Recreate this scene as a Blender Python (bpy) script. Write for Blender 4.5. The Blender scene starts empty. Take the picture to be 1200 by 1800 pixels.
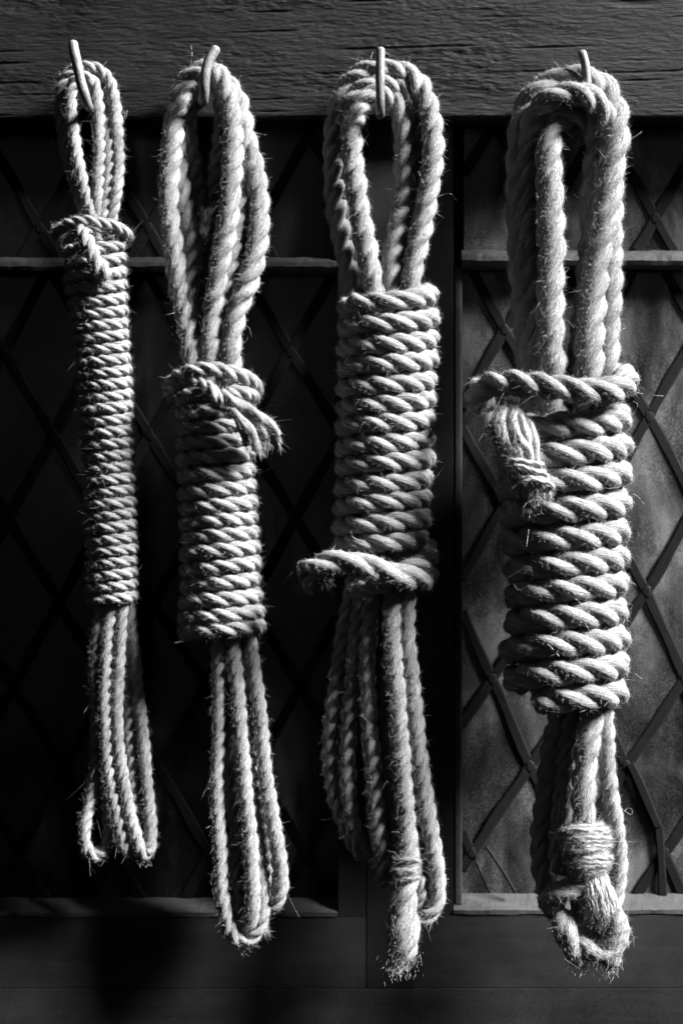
import bpy, math, random
import numpy as np
from mathutils import Vector

random.seed(7)
RNG = np.random.default_rng(7)
SC = bpy.context.scene
COL = SC.collection
S = 0.0005            # metres per photo pixel at the rope plane
D = 3000.0            # camera distance in the same pixels
Z0 = 1.6              # height of the picture centre above the floor

# ------------------------------------------------------------------ camera
cam_data = bpy.data.cameras.new('camera')
cam = bpy.data.objects.new('camera', cam_data)
COL.objects.link(cam)
cam.location = (0, -D * S, Z0)
cam.rotation_euler = (math.radians(90), 0, 0)
cam_data.sensor_fit = 'VERTICAL'
cam_data.sensor_height = 36.0
cam_data.sensor_width = 24.0
cam_data.lens = 36.0 * D / 1800.0
cam_data.clip_start = 0.05
cam_data.clip_end = 100
cam_data.dof.use_dof = True
cam_data.dof.focus_distance = (D - 70) * S
cam_data.dof.aperture_fstop = 2.8
SC.camera = cam

# ------------------------------------------------------------------ sky, sun, exposure
SUN_AZ, SUN_EL = 71.0, 40.0           # degrees: to the right of the view axis, above the horizon
az, el = math.radians(SUN_AZ), math.radians(SUN_EL)
to_sun = Vector((math.sin(az) * math.cos(el), -math.cos(az) * math.cos(el), math.sin(el)))
world = bpy.data.worlds.new("World")
SC.world = world
world.use_nodes = True
wn, wl = world.node_tree.nodes, world.node_tree.links
bg = wn['Background']
sky = wn.new('ShaderNodeTexSky')
sky.sky_type = 'NISHITA'
sky.sun_disc = False
sky.sun_elevation = el
sky.sun_rotation = math.atan2(to_sun.x, to_sun.y)
bw = wn.new('ShaderNodeRGBToBW')
wl.new(sky.outputs[0], bw.inputs[0])
wl.new(bw.outputs[0], bg.inputs[0])
bg.inputs[1].default_value = 0.003
sun_data = bpy.data.lights.new('sun', 'SUN')
sun_data.energy = 5.0
sun_data.angle = math.radians(18)
sun_data.color = (1, 1, 1)
sun = bpy.data.objects.new('sun', sun_data)
COL.objects.link(sun)
sun.location = to_sun * 4 + Vector((0, 0, Z0))
sun.rotation_euler = to_sun.to_track_quat('Z', 'Y').to_euler()
SC.view_settings.view_transform = 'Standard'
SC.view_settings.look = 'None'
SC.view_settings.exposure = 2.65
SC.cycles.diffuse_bounces = 1
SC.view_settings.gamma = 1.0

# ------------------------------------------------------------------ helpers
def P(x, y, z=0.0):
    """photo pixel x, y seen at depth z (pixels towards the camera) -> metres"""
    k = (D - z) / D
    return ((x - 600.0) * k * S, -z * S, (900.0 - y) * k * S + Z0)

def PA(a):
    a = np.asarray(a, float)
    k = (D - a[:, 2]) / D
    return np.stack([(a[:, 0] - 600) * k * S, -a[:, 2] * S, (900 - a[:, 1]) * k * S + Z0], 1)

def link(o, parent=None):
    COL.objects.link(o)
    if parent is not None:
        o.parent = parent
    return o

def tag(o, label=None, cat=None, group=None, kind=None):
    if label: o['label'] = label
    if cat: o['category'] = cat
    if group: o['group'] = group
    if kind: o['kind'] = kind
    return o

def empty(name, label, cat, group=None):
    o = bpy.data.objects.new(name, None)
    o.empty_display_size = 0.05
    link(o)
    return tag(o, label, cat, group)

def mesh_obj(name, verts, quads=None, tris=None, mat=None, parent=None, smooth=True, attr=None):
    me = bpy.data.meshes.new(name)
    verts = np.ascontiguousarray(verts, np.float32)
    q = np.zeros((0, 4), np.int32) if quads is None else np.asarray(quads, np.int32).reshape(-1, 4)
    t = np.zeros((0, 3), np.int32) if tris is None else np.asarray(tris, np.int32).reshape(-1, 3)
    me.vertices.add(len(verts))
    me.vertices.foreach_set('co', verts.ravel())
    nl = q.size + t.size
    me.loops.add(nl)
    me.loops.foreach_set('vertex_index', np.concatenate([q.ravel(), t.ravel()]).astype(np.int32))
    me.polygons.add(len(q) + len(t))
    starts = np.concatenate([np.arange(len(q)) * 4, q.size + np.arange(len(t)) * 3]).astype(np.int32)
    me.polygons.foreach_set('loop_start', starts)
    me.polygons.foreach_set('use_smooth', np.full(len(q) + len(t), smooth))
    if attr is not None:
        a = me.attributes.new('fib', 'FLOAT_VECTOR', 'POINT')
        a.data.foreach_set('vector', np.ascontiguousarray(attr, np.float32).ravel())
    if mat: me.materials.append(mat)
    me.update(calc_edges=True)
    me.validate()
    return link(bpy.data.objects.new(name, me), parent)

def pyobj(name, verts, faces, mat, parent=None, smooth=False, bevel=0.0, seg=2):
    me = bpy.data.meshes.new(name)
    me.from_pydata([tuple(v) for v in verts], [], [tuple(f) for f in faces])
    me.materials.append(mat)
    for p in me.polygons: p.use_smooth = smooth
    me.update()
    o = link(bpy.data.objects.new(name, me), parent)
    if bevel:
        import bmesh
        bm = bmesh.new(); bm.from_mesh(me)
        bmesh.ops.recalc_face_normals(bm, faces=bm.faces)
        bmesh.ops.bevel(bm, geom=list(bm.edges), offset=bevel, segments=seg, affect='EDGES', profile=0.6)
        bm.to_mesh(me); bm.free()
        for p in me.polygons: p.use_smooth = False
    return o

def prism(name, outline, x0, x1, mat, parent=None, wear=1.0):
    """outline: (y, z) pixel pairs of a section, run along x from x0 to x1; edges slightly worn"""
    n = len(outline)
    K = max(int((x1 - x0) / 9), 2)
    v, f = [], []
    sd = random.randint(0, 9999)
    for k in range(K + 1):
        x = x0 + (x1 - x0) * k / K
        for i, (y, z) in enumerate(outline):
            a = float(vnoise(np.array([x / 23.0 + 31 * i]), np.array([i * 3.3]), sd)[0]) - 0.5
            b = float(vnoise(np.array([x / 9.0 + 17 * i]), np.array([i * 5.7]), sd + 1)[0]) - 0.5
            v.append(P(x, y + wear * (2.2 * a + 1.2 * b), z - wear * abs(2.5 * a + b)))
    f = [tuple(range(n)), tuple(range((K + 1) * n - 1, K * n - 1, -1))]
    for k in range(K):
        f += [(k * n + i, k * n + (i + 1) % n, (k + 1) * n + (i + 1) % n, (k + 1) * n + i)[::-1] for i in range(n)]
    return pyobj(name, v, f, mat, parent)

def box(name, x0, x1, y0, y1, zb, zf, mat, parent=None, bevel=0.0003):
    """box whose FRONT face shows the given pixel rectangle"""
    a, b = P(x0, y1, zf), P(x1, y0, zf)
    yb = -zb * S
    v = [(a[0], a[1], a[2]), (b[0], a[1], a[2]), (b[0], a[1], b[2]), (a[0], a[1], b[2]),
         (a[0], yb, a[2]), (b[0], yb, a[2]), (b[0], yb, b[2]), (a[0], yb, b[2])]
    f = [(0, 1, 2, 3), (5, 4, 7, 6), (4, 0, 3, 7), (1, 5, 6, 2), (3, 2, 6, 7), (4, 5, 1, 0)]
    return pyobj(name, v, f, mat, parent, bevel=bevel)

def vnoise(x, y, seed=0):
    """smooth value noise on numpy arrays"""
    rg = np.random.default_rng(seed)
    T = rg.random((256, 256))
    xi, yi = np.floor(x).astype(int), np.floor(y).astype(int)
    fx, fy = x - xi, y - yi
    fx, fy = fx * fx * (3 - 2 * fx), fy * fy * (3 - 2 * fy)
    g = lambda i, j: T[i % 256, j % 256]
    return ((g(xi, yi) * (1 - fx) + g(xi + 1, yi) * fx) * (1 - fy)
            + (g(xi, yi + 1) * (1 - fx) + g(xi + 1, yi + 1) * fx) * fy)

# ------------------------------------------------------------------ materials
class NT:
    def __init__(self, name):
        self.m = bpy.data.materials.new(name)
        self.m.use_nodes = True
        self.t = self.m.node_tree
        self.b = self.t.nodes['Principled BSDF']
    def n(self, typ, **kw):
        nd = self.t.nodes.new(typ)
        for k, v in kw.items():
            if isinstance(k, str) and k.startswith('i_'):
                nd.inputs[k[2:].replace('_', ' ')].default_value = v
            else:
                setattr(nd, k, v)
        return nd
    def l(self, a, b): self.t.links.new(a, b)
    def coords(self, scale, attr=None):
        mp = self.n('ShaderNodeMapping')
        mp.inputs['Scale'].default_value = scale
        if attr:
            a = self.n('ShaderNodeAttribute', attribute_name=attr)
            self.l(a.outputs['Vector'], mp.inputs[0])
        else:
            g = self.n('ShaderNodeNewGeometry')
            self.l(g.outputs['Position'], mp.inputs[0])
        return mp.outputs[0]
    def noise(self, vec, scale, detail=4, rough=0.55, dist=0.0):
        nz = self.n('ShaderNodeTexNoise', i_Scale=scale, i_Detail=detail, i_Roughness=rough, i_Distortion=dist)
        self.l(vec, nz.inputs['Vector'])
        return nz.outputs['Fac']
    def ramp(self, fac, stops):
        r = self.n('ShaderNodeValToRGB')
        e = r.color_ramp.elements
        while len(e) < len(stops): e.new(0.5)
        for q, (p, v) in zip(e, stops):
            q.position = p; q.color = (v, v, v, 1)
        self.l(fac, r.inputs[0])
        return r.outputs[0]
    def math(self, op, a, b):
        m = self.n('ShaderNodeMath', operation=op)
        for i, q in enumerate((a, b)):
            if isinstance(q, (int, float)): m.inputs[i].default_value = q
            else: self.l(q, m.inputs[i])
        return m.outputs[0]
    def bump(self, h, strength, dist, prev=None):
        b = self.n('ShaderNodeBump', i_Strength=strength, i_Distance=dist)
        self.l(h, b.inputs['Height'])
        if prev: self.l(prev, b.inputs['Normal'])
        return b.outputs[0]

def rope_material(name, lo, hi, cell=4.0):
    m = NT(name)
    v = m.coords((1 / cell,) * 3, 'fib')
    f1 = m.noise(v, 1.0, 3, 0.6)
    v2 = m.coords((1.0, 1.0, 1.0), 'fib')
    f2 = m.noise(v2, 1.1, 2, 0.6)
    pv = m.coords((1, 1, 1))
    blot = m.noise(pv, 55, 3)
    gv = m.coords((1300, 1300, 800))
    grit = m.noise(gv, 1.0, 2, 0.7)
    mix = m.math('ADD', m.math('MULTIPLY', f1, 0.35), m.math('MULTIPLY', f2, 0.25))
    mix = m.math('ADD', mix, m.math('MULTIPLY', blot, 0.28))
    mix = m.math('ADD', mix, m.math('MULTIPLY', grit, 0.3))
    m.l(m.ramp(mix, [(0.43, lo), (0.70, hi)]), m.b.inputs['Base Color'])
    b = m.bump(f1, 0.95, 0.0026)
    b = m.bump(f2, 0.6, 0.0007, b)
    b = m.bump(grit, 0.8, 0.0011, b)
    m.l(b, m.b.inputs['Normal'])
    m.b.inputs['Roughness'].default_value = 0.95
    m.b.inputs['Specular IOR Level'].default_value = 0.1
    return m.m

def plain(name, v, rough=0.9, spec=0.2):
    m = NT(name)
    pv = m.coords((1, 1, 1))
    m.l(m.ramp(m.noise(pv, 300, 3), [(0.3, v * 0.75), (0.7, v * 1.2)]), m.b.inputs['Base Color'])
    m.b.inputs['Roughness'].default_value = rough
    m.b.inputs['Specular IOR Level'].default_value = spec
    return m.m

def painted_wood(name, lo, hi, rough=0.5, grain=(8, 60, 120), relief=0.5, spec=0.3):
    m = NT(name)
    gv = m.coords(grain)
    g = m.noise(gv, 1.0, 6, 0.65, 0.4)
    fv = m.coords((900, 900, 900))
    fine = m.noise(fv, 1.0, 2, 0.6)
    dv = m.coords((9, 9, 9))
    dirt = m.noise(dv, 1.0, 5, 0.6)
    s = m.math('ADD', m.math('MULTIPLY', g, 0.4), m.math('MULTIPLY', fine, 0.7))
    s = m.math('ADD', s, m.math('MULTIPLY', dirt, 0.4))
    m.l(m.ramp(s, [(0.58, lo), (0.93, hi)]), m.b.inputs['Base Color'])
    m.l(m.ramp(dirt, [(0.3, max(rough - 0.12, 0.05)), (0.7, min(rough + 0.18, 1))]), m.b.inputs['Roughness'])
    b = m.bump(g, relief, 0.0012)
    b = m.bump(fine, 0.25, 0.0004, b)
    m.l(b, m.b.inputs['Normal'])
    m.b.inputs['Specular IOR Level'].default_value = spec
    return m.m

ROPE = rope_material('jute_rope', 0.065, 0.30, 3.2)
PALE = rope_material('cut_yarn', 0.20, 0.55, 3.0)
FUZZ = plain('jute_fibre', 0.22, 1.0, 0.05)
TWINE = plain('whipping_twine', 0.30, 0.95, 0.1)
IRON = painted_wood('hook_iron', 0.03, 0.16, 0.45, (250, 250, 120), 0.5, 0.5)
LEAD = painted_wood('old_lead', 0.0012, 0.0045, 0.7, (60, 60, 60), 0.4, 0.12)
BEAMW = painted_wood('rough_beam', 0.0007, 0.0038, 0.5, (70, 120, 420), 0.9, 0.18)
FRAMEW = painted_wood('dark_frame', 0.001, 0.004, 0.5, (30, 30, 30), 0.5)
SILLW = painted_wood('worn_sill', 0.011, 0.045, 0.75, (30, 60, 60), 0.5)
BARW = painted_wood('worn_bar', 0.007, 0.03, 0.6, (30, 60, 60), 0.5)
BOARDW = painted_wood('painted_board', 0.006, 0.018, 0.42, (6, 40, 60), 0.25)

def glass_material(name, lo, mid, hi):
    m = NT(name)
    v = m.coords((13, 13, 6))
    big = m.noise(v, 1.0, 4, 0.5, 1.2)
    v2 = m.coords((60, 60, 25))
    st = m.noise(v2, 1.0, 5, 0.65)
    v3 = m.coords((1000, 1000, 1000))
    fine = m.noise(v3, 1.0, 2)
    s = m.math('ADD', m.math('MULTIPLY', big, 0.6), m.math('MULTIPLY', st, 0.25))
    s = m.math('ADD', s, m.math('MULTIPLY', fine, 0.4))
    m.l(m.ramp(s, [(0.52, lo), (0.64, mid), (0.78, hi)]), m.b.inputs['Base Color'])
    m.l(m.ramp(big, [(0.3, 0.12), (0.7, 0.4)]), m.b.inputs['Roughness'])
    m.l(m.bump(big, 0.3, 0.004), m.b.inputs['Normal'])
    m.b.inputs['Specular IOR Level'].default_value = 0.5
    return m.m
GLASS_R = glass_material('dusty_glass_painted_reflection', 0.006, 0.030, 0.125)  # dust, plus reflected brightness painted into the base colour as pale patches
GLASS_L = glass_material('old_dark_glass', 0.002, 0.007, 0.022)  # left panes: same mottle without the bright painted reflection tones

# ------------------------------------------------------------------ rope engine
def catmull(c, dens=12):
    c = np.asarray(c, float)
    p = np.vstack([2 * c[0] - c[1], c, 2 * c[-1] - c[-2]])
    out = []
    t = np.linspace(0, 1, dens, endpoint=False)[:, None]
    for i in range(1, len(p) - 2):
        a, b, d, e = p[i - 1], p[i], p[i + 1], p[i + 2]
        out.append(0.5 * (2 * b + (d - a) * t + (2 * a - 5 * b + 4 * d - e) * t ** 2 + (-a + 3 * b - 3 * d + e) * t ** 3))
    out.append(p[-2][None])
    return np.vstack(out)

HAIRS = []     # (p0, p1, p2, halfwidth) collected for the hank being built

class Rope:
    """a laid rope swept along a path: rings of a three-lobed section turning along it"""
    def __init__(self, ctrl, r=None, lay=2.75, lobes=3, nper=8, nstep=15, phase=None, cap=(True, True),
                 dens=12, raw=False, wob=0.6, groove=0.42, fuzz=1.0):
        ctrl = [tuple(c) if len(c) == 4 else (tuple(c) + (r,)) for c in ctrl]
        path = np.asarray(ctrl, float) if raw else catmull(ctrl, dens)
        rad = path[:, 3] * S
        pos = PA(path[:, :3])
        seg = np.linalg.norm(np.diff(pos, axis=0), axis=1)
        keep = np.concatenate([[True], seg > 1e-7])
        pos, rad = pos[keep], rad[keep]
        arc = np.concatenate([[0], np.cumsum(np.linalg.norm(np.diff(pos, axis=0), axis=1))])
        rmean = rad.mean()
        step = lay * 2 * rmean / nstep
        n = max(int(arc[-1] / step) + 1, 6)
        s = np.linspace(0, arc[-1], n)
        c = np.stack([np.interp(s, arc, pos[:, i]) for i in range(3)], 1)
        rr = np.interp(s, arc, rad)
        # soften the polyline a little
        for _ in range(2):
            c[1:-1] = 0.25 * c[:-2] + 0.5 * c[1:-1] + 0.25 * c[2:]
        sd = int(RNG.integers(1e6))
        sp = s / S
        wobv = np.stack([vnoise(sp / 45 + 7 * i, np.full(n, 3.3 * i), sd) - 0.5 for i in range(3)], 1)
        c = c + wobv * (wob * 2 * S)
        rr = rr * (1 + 0.11 * (vnoise(sp / 30, np.zeros(n), sd + 1) - 0.5))
        if cap[0]:
            e = np.clip(s / (rmean * 0.9), 0, 1); rr = rr * np.sqrt(np.clip(1 - (1 - e) ** 2, 0.02, 1))
        if cap[1]:
            e = np.clip((s[-1] - s) / (rmean * 0.9), 0, 1); rr = rr * np.sqrt(np.clip(1 - (1 - e) ** 2, 0.02, 1))
        T = np.gradient(c, axis=0)
        T /= np.linalg.norm(T, axis=1)[:, None] + 1e-12
        N = np.zeros_like(T)
        ref = np.array([0.0, -1.0, 0.0])
        if abs(T[0] @ ref) > 0.9: ref = np.array([0, 0, 1.0])
        v = ref - T[0] * (ref @ T[0]); N[0] = v / np.linalg.norm(v)
        for i in range(1, n):
            v = N[i - 1] - T[i] * (N[i - 1] @ T[i])
            N[i] = v / (np.linalg.norm(v) + 1e-12)
        B = np.cross(T, N)
        ds = np.gradient(s)
        rt = np.interp(s, arc, rad)
        tw = np.cumsum(2 * math.pi / (lay * 2 * rt) * ds)
        ph = RNG.random() * 6.28 if phase is None else phase
        m = lobes * nper
        psi = np.arange(m) * 2 * math.pi / m
        half = math.pi / lobes
        loc = (psi % (2 * half)) - half
        if lobes >= 3:
            b = groove; a = 1 - b
            prof = b * np.cos(loc) + np.sqrt(np.maximum(a * a - (b * np.sin(loc)) ** 2, 0.01))
        elif lobes == 2:
            prof = 0.72 + 0.28 * np.cos(loc) ** 2
        else:
            prof = np.ones(m)
        lob = (np.arange(m) // nper)
        var = np.stack([vnoise(sp / 38 + 11 * k, np.full(n, 5.1 * k), sd + 2) for k in range(lobes)], 1)[:, lob]
        prof = prof[None, :] * (1 + 0.12 * (var - 0.5))
        th = psi[None, :] + tw[:, None] + ph
        rx = rr[:, None] * prof
        # yarn relief: shallow ridges that follow the yarns
        yr = vnoise((th - 0.35 * tw[:, None]) * 3.2 + 40, np.repeat((sp / 60)[:, None], m, 1), sd + 3) - 0.5
        rx = rx * (1 + 0.06 * yr) + RNG.normal(0, 0.012, rx.shape) * rr[:, None]
        radial = np.cos(th)[..., None] * N[:, None, :] + np.sin(th)[..., None] * B[:, None, :]
        self.V = c[:, None, :] + radial * rx[..., None]
        self.R = radial
        self.T = T; self.c = c; self.rr = rr; self.s = s
        tf = th - 0.45 * tw[:, None]
        rp = rmean / S
        off = RNG.random(3) * 1000
        self.A = np.stack([rp * np.cos(tf) + off[0], rp * np.sin(tf) + off[1],
                           np.repeat((sp * 0.16)[:, None], m, 1) + off[2]], 2)
        self.m, self.n = m, n
        self.fuzz = fuzz

    def build(self, name, parent, i0=0, i1=None, mat=None, hairs=True):
        i1 = self.n if i1 is None else min(i1, self.n)
        V, A = self.V[i0:i1], self.A[i0:i1]
        n, m = V.shape[:2]
        idx = np.arange(n * m).reshape(n, m)
        a = idx[:-1]; b = idx[1:]
        q = np.stack([a, np.roll(a, -1, 1), np.roll(b, -1, 1), b], 2).reshape(-1, 4)
        vv = np.vstack([V.reshape(-1, 3), V[0].mean(0)[None], V[-1].mean(0)[None]])
        aa = np.vstack([A.reshape(-1, 3), A[0, :1], A[-1, :1]])
        k = np.arange(m)
        t = np.vstack([np.stack([np.full(m, n * m), np.roll(k, -1), k], 1),
                       np.stack([np.full(m, n * m + 1), idx[-1], np.roll(idx[-1], -1)], 1)])
        o = mesh_obj(name, vv, q, t, mat or ROPE, parent, True, aa)
        if hairs: self.hair(i0, i1)
        return o

    def hair(self, i0, i1):
        """short fibres standing off the surface, and a few long ones"""
        area = 2 * math.pi * np.sum(self.rr[i0:i1]) * (self.s[1] - self.s[0]) / (S * S)
        n = int(area / 6.5 * self.fuzz)
        if n < 1: return
        i = RNG.integers(i0, i1, n); j = RNG.integers(0, self.m, n)
        keep = (self.R[i, j][:, 1] < 0.35) | (RNG.random(n) < 0.3)
        i, j = i[keep], j[keep]; n = len(i)
        p = self.V[i, j]; R = self.R[i, j]; T = self.T[i]
        tw = np.cross(T, R)
        L = np.where(RNG.random(n) < 0.06, RNG.gamma(2.4, 2.4, n), RNG.gamma(2.2, 1.5, n)) + 0.9
        lg = RNG.random(n) < 0.004
        L = np.where(lg, L + RNG.gamma(2.0, 6.0, n), L) * S
        d = R * RNG.uniform(0.05, 0.5, (n, 1)) + T * RNG.normal(0, 0.75, (n, 1)) + tw * RNG.normal(0, 0.6, (n, 1))
        d /= np.linalg.norm(d, axis=1)[:, None]
        bend = RNG.normal(0, 0.8, (n, 3)); bend[:, 2] -= 0.1
        p1 = p + d * (L * 0.5)[:, None]
        p2 = p1 + (d + bend) * (L * 0.55)[:, None]
        w = np.where(lg, 0.2, RNG.uniform(0.08, 0.2, n)) * S
        HAIRS.append((p - R * S * 0.5, p1, p2, w))

def flush_fuzz(parent):
    """all loose fibres of one hank as one uncountable part"""
    p0 = np.vstack([h[0] for h in HAIRS]); p1 = np.vstack([h[1] for h in HAIRS]); p2 = np.vstack([h[2] for h in HAIRS])
    w = np.concatenate([h[3] for h in HAIRS])
    HAIRS.clear()
    n = len(p0)
    d = p2 - p0
    sd = np.cross(d, RNG.normal(0, 1, (n, 3)) + np.array([0, 2.5, 0]))
    sd /= np.linalg.norm(sd, axis=1)[:, None] + 1e-12
    sd = sd * w[:, None]
    V = np.stack([p0, p1 - sd, p2, p1 + sd], 1).reshape(-1, 3)
    k = np.arange(n)[:, None] * 4
    q = k + np.array([[0, 1, 2, 3]])
    o = mesh_obj('fibre_fuzz', V, q, None, FUZZ, parent, True)
    o['kind'] = 'stuff'
    return o

def fray(x, y, z, dx, dy, n, ln, spread, rad, w=0.5):
    """a brush of loose fibres at a cut rope end"""
    p = np.array(P(x, y, z))
    base = p + RNG.normal(0, rad * S * 0.5, (n, 3))
    d = np.array([dx, 0.0, -dy])[None] + RNG.normal(0, spread, (n, 3))
    d /= np.linalg.norm(d, axis=1)[:, None]
    L = RNG.gamma(4, ln * 0.62 / 4, n)[:, None] * S
    p1 = base + d * L * 0.5
    p2 = p1 + (d + RNG.normal(0, 0.4, (n, 3))) * L * 0.5
    HAIRS.append((base, p1, p2, np.full(n, w * 0.5 * S)))

def long_fibres(pts, w=0.55):
    """single stray fibres traced as three-point arcs: (x0,y0,x1,y1,x2,y2,z)"""
    for (x0, y0, x1, y1, x2, y2, z) in pts:
        c = catmull([(x0, y0, z), (x1, y1, z + 3), (x2, y2, z + 5)], 4)
        q = PA(c)
        HAIRS.append((q[:-1], 0.5 * (q[:-1] + q[1:]), q[1:] + (q[1:] - q[:-1]) * 0.3, np.full(len(q) - 1, w * S)))

def wrap_path(ys, cx, hw, r, z0, zsq, start=-60, end=None, jit=1.5):
    """helix of turns: right edge -> front -> left edge -> back; ys = height of each turn at the front"""
    K = len(ys)
    end = 360 * (K - 1) + 250 if end is None else end
    ph = np.radians(np.arange(start, end + 1, 7.0))
    turn = (ph - math.pi / 2) / (2 * math.pi)
    kk = np.arange(K)
    ye = np.concatenate([[ys[0] - (ys[1] - ys[0])], ys, [ys[-1] + (ys[-1] - ys[-2])]])
    y = np.interp(turn, np.arange(-1, K + 1), ye)
    cxv = np.interp(y, [c[0] for c in cx], [c[1] for c in cx])
    hwv = np.interp(y, [c[0] for c in hw], [c[1] for c in hw])
    sd = int(RNG.integers(1e6))
    hwv = hwv + (vnoise(turn * 2.3 + 20, np.zeros_like(turn), sd) - 0.5) * 2 * jit
    y = y + (vnoise(turn * 3.1 + 20, np.zeros_like(turn) + 9, sd) - 0.5) * jit * 1.2
    R = hwv - r
    return np.stack([cxv + R * np.cos(ph), y, z0 + R * zsq * np.sin(ph), np.full_like(ph, r)], 1), ph

def build_wraps(parent, ys, cx, hw, r, z0, zsq, start=-60, end=None, lay=3.0, jit=1.5, nper=8, nstep=15, fuzz=1.0):
    path, ph = wrap_path(ys, cx, hw, r, z0, zsq, start, end, jit)
    rp = Rope(path, lay=lay, raw=True, nper=nper, nstep=nstep, wob=1.0, fuzz=fuzz, groove=0.45)
    # cut the one long rope at the back of the hank into its turns
    pos = PA(path[:, :3])
    arc = np.concatenate([[0], np.cumsum(np.linalg.norm(np.diff(pos, axis=0), axis=1))])
    cuts = [0]
    k = math.radians(270)
    while k < ph[-1] - 0.6:
        cuts.append(int(np.searchsorted(rp.s, np.interp(k, ph, arc)))); k += 2 * math.pi
    cuts.append(rp.n)
    for a, b in zip(cuts[:-1], cuts[1:]):
        rp.build('wrap_turn', parent, a, b + 1)

def strand(parent, pts, r, name='loop_strand', **kw):
    return Rope(pts, r, **kw).build(name, parent)

# ================================================================== THE WALL BEHIND
BEAM_Z, FRAME_Z, GLASS_Z = -52, -98, -132

# --- timber beam with a rough-sawn, weathered face
def build_beam():
    xs = np.concatenate([np.linspace(-1400, -110, 120), np.linspace(-100, 1300, 640), np.linspace(1310, 2600, 120)])
    ys = np.concatenate([np.linspace(-500, -25, 60), np.linspace(-20, 214, 150)])
    X, Y = np.meshgrid(xs, ys)
    h = np.zeros_like(X)
    for k, (fx, fy, a) in enumerate(((1 / 260, 1 / 40, 3), (1 / 90, 1 / 14, 1.2), (1 / 34, 1 / 6, 1.0), (1 / 13, 1 / 3.4, 1.2), (1 / 7, 1 / 2.2, 1.0))):
        h += (vnoise(X * fx + 50, (Y + 0.02 * X) * fy + 50, 30 + k) - 0.5) * a
    h *= 0.3 + 0.7 * np.clip(vnoise(X / 140 + 3, Y / 50 + 8, 55) * 1.6 - 0.4, 0, 1)
    crack = vnoise(X / 160 + 9, (Y + 0.03 * X) / 7 + 60, 91)
    h -= np.clip(crack - 0.82, 0, 1) * 14
    edge = np.clip((Y - 200) / 14, 0, 1)
    h -= edge ** 2 * 7
    Yp = Y + edge * (vnoise(X / 60 + 5, X * 0, 77) - 0.5) * 5
    front = PA(np.stack([X.ravel(), Yp.ravel(), (BEAM_Z + h).ravel()], 1))
    n, m = X.shape
    idx = np.arange(n * m).reshape(n, m)
    q = np.stack([idx[:-1, :-1], idx[1:, :-1], idx[1:, 1:], idx[:-1, 1:]], 2).reshape(-1, 4)
    low = front[idx[-1]].copy(); low[:, 1] = 0.09
    up = front[idx[0]].copy(); up[:, 1] = 0.09
    b0 = n * m
    li = b0 + np.arange(m); ui = li + m
    q2 = np.stack([idx[-1, :-1], li[:-1], li[1:], idx[-1, 1:]], 1)
    q3 = np.stack([idx[0, :-1], idx[0, 1:], ui[1:], ui[:-1]], 1)
    q4 = np.stack([li[:-1], ui[:-1], ui[1:], li[1:]], 1)
    o = mesh_obj('timber_beam', np.vstack([front, low, up]), np.vstack([q, q2, q3, q4]), None, BEAMW, None, True)
    tag(o, 'rough dark timber beam across the top that carries the four iron hooks', 'beam')
build_beam()

# --- leaded windows
def clip_poly(poly, x0, x1, y0, y1):
    for ax, lim, sg in ((0, x0, 1), (0, x1, -1), (1, y0, 1), (1, y1, -1)):
        out = []
        for i in range(len(poly)):
            a, b = poly[i], poly[(i + 1) % len(poly)]
            ia, ib = (a[ax] - lim) * sg >= 0, (b[ax] - lim) * sg >= 0
            if ia: out.append(a)
            if ia != ib:
                t = (lim - a[ax]) / (b[ax] - a[ax])
                out.append((a[0] + (b[0] - a[0]) * t, a[1] + (b[1] - a[1]) * t))
        poly = out
        if len(poly) < 3: return []
    return poly

def clip_seg(a, b, x0, x1, y0, y1):
    t0, t1 = 0.0, 1.0
    for p, d, lo, hi in ((a[0], b[0] - a[0], x0, x1), (a[1], b[1] - a[1], y0, y1)):
        if abs(d) < 1e-9:
            if p < lo or p > hi: return None
            continue
        u, v = (lo - p) / d, (hi - p) / d
        if u > v: u, v = v, u
        t0, t1 = max(t0, u), min(t1, v)
    if t1 - t0 < 0.03: return None
    f = lambda t: (a[0] + (b[0] - a[0]) * t, a[1] + (b[1] - a[1]) * t)
    return f(t0), f(t1)

def came(parent, a, b, w=9.5, z=GLASS_Z, name='lead_came'):
    """a lead strip with a low crown between two points"""
    d = np.array([b[0] - a[0], b[1] - a[1]], float); L = np.linalg.norm(d); d /= L
    nrm = np.array([-d[1], d[0]])
    prof = [(-1.0, 0), (-0.97, 2.6), (-0.7, 3.6), (0.7, 3.6), (0.97, 2.6), (1.0, 0)]
    v, f = [], []
    K = max(int(L / 28), 2)
    ph = random.random() * 50
    for k in range(K + 1):
        t = k / K
        ww = w * (1 + 0.10 * math.sin(ph + k * 1.7))
        sh = 1.2 * math.sin(ph * 2 + k * 0.9) if 0 < k < K else 0
        c = np.array(a) + d * L * t + nrm * sh
        for u, h in prof:
            p = c + nrm * u * ww
            v.append(P(p[0], p[1], z + h))
    n = len(prof)
    for k in range(K):
        for i in range(n - 1):
            f.append((k * n + i, k * n + i + 1, (k + 1) * n + i + 1, (k + 1) * n + i))
    return pyobj(name, v, f, LEAD, parent, smooth=False)

def joint(parent, x, y, z=GLASS_Z):
    v, f = [], []
    n = 10
    for k, (rr, h) in enumerate(((11, 1.5), (10, 3.7), (6.5, 4.1))):
        for i in range(n):
            a = 2 * math.pi * i / n
            q = rr * (1 + 0.12 * math.sin(3 * a + x))
            v.append(P(x + q * math.cos(a) * 0.85, y + q * math.sin(a) * 1.1, z + h))
    for k in range(2):
        for i in range(n):
            f.append((k * n + i, k * n + (i + 1) % n, (k + 1) * n + (i + 1) % n, (k + 1) * n + i))
    f.append(tuple(range(2 * n, 3 * n)))
    pyobj('solder_joint', v, f, LEAD, parent, smooth=True)

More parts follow.
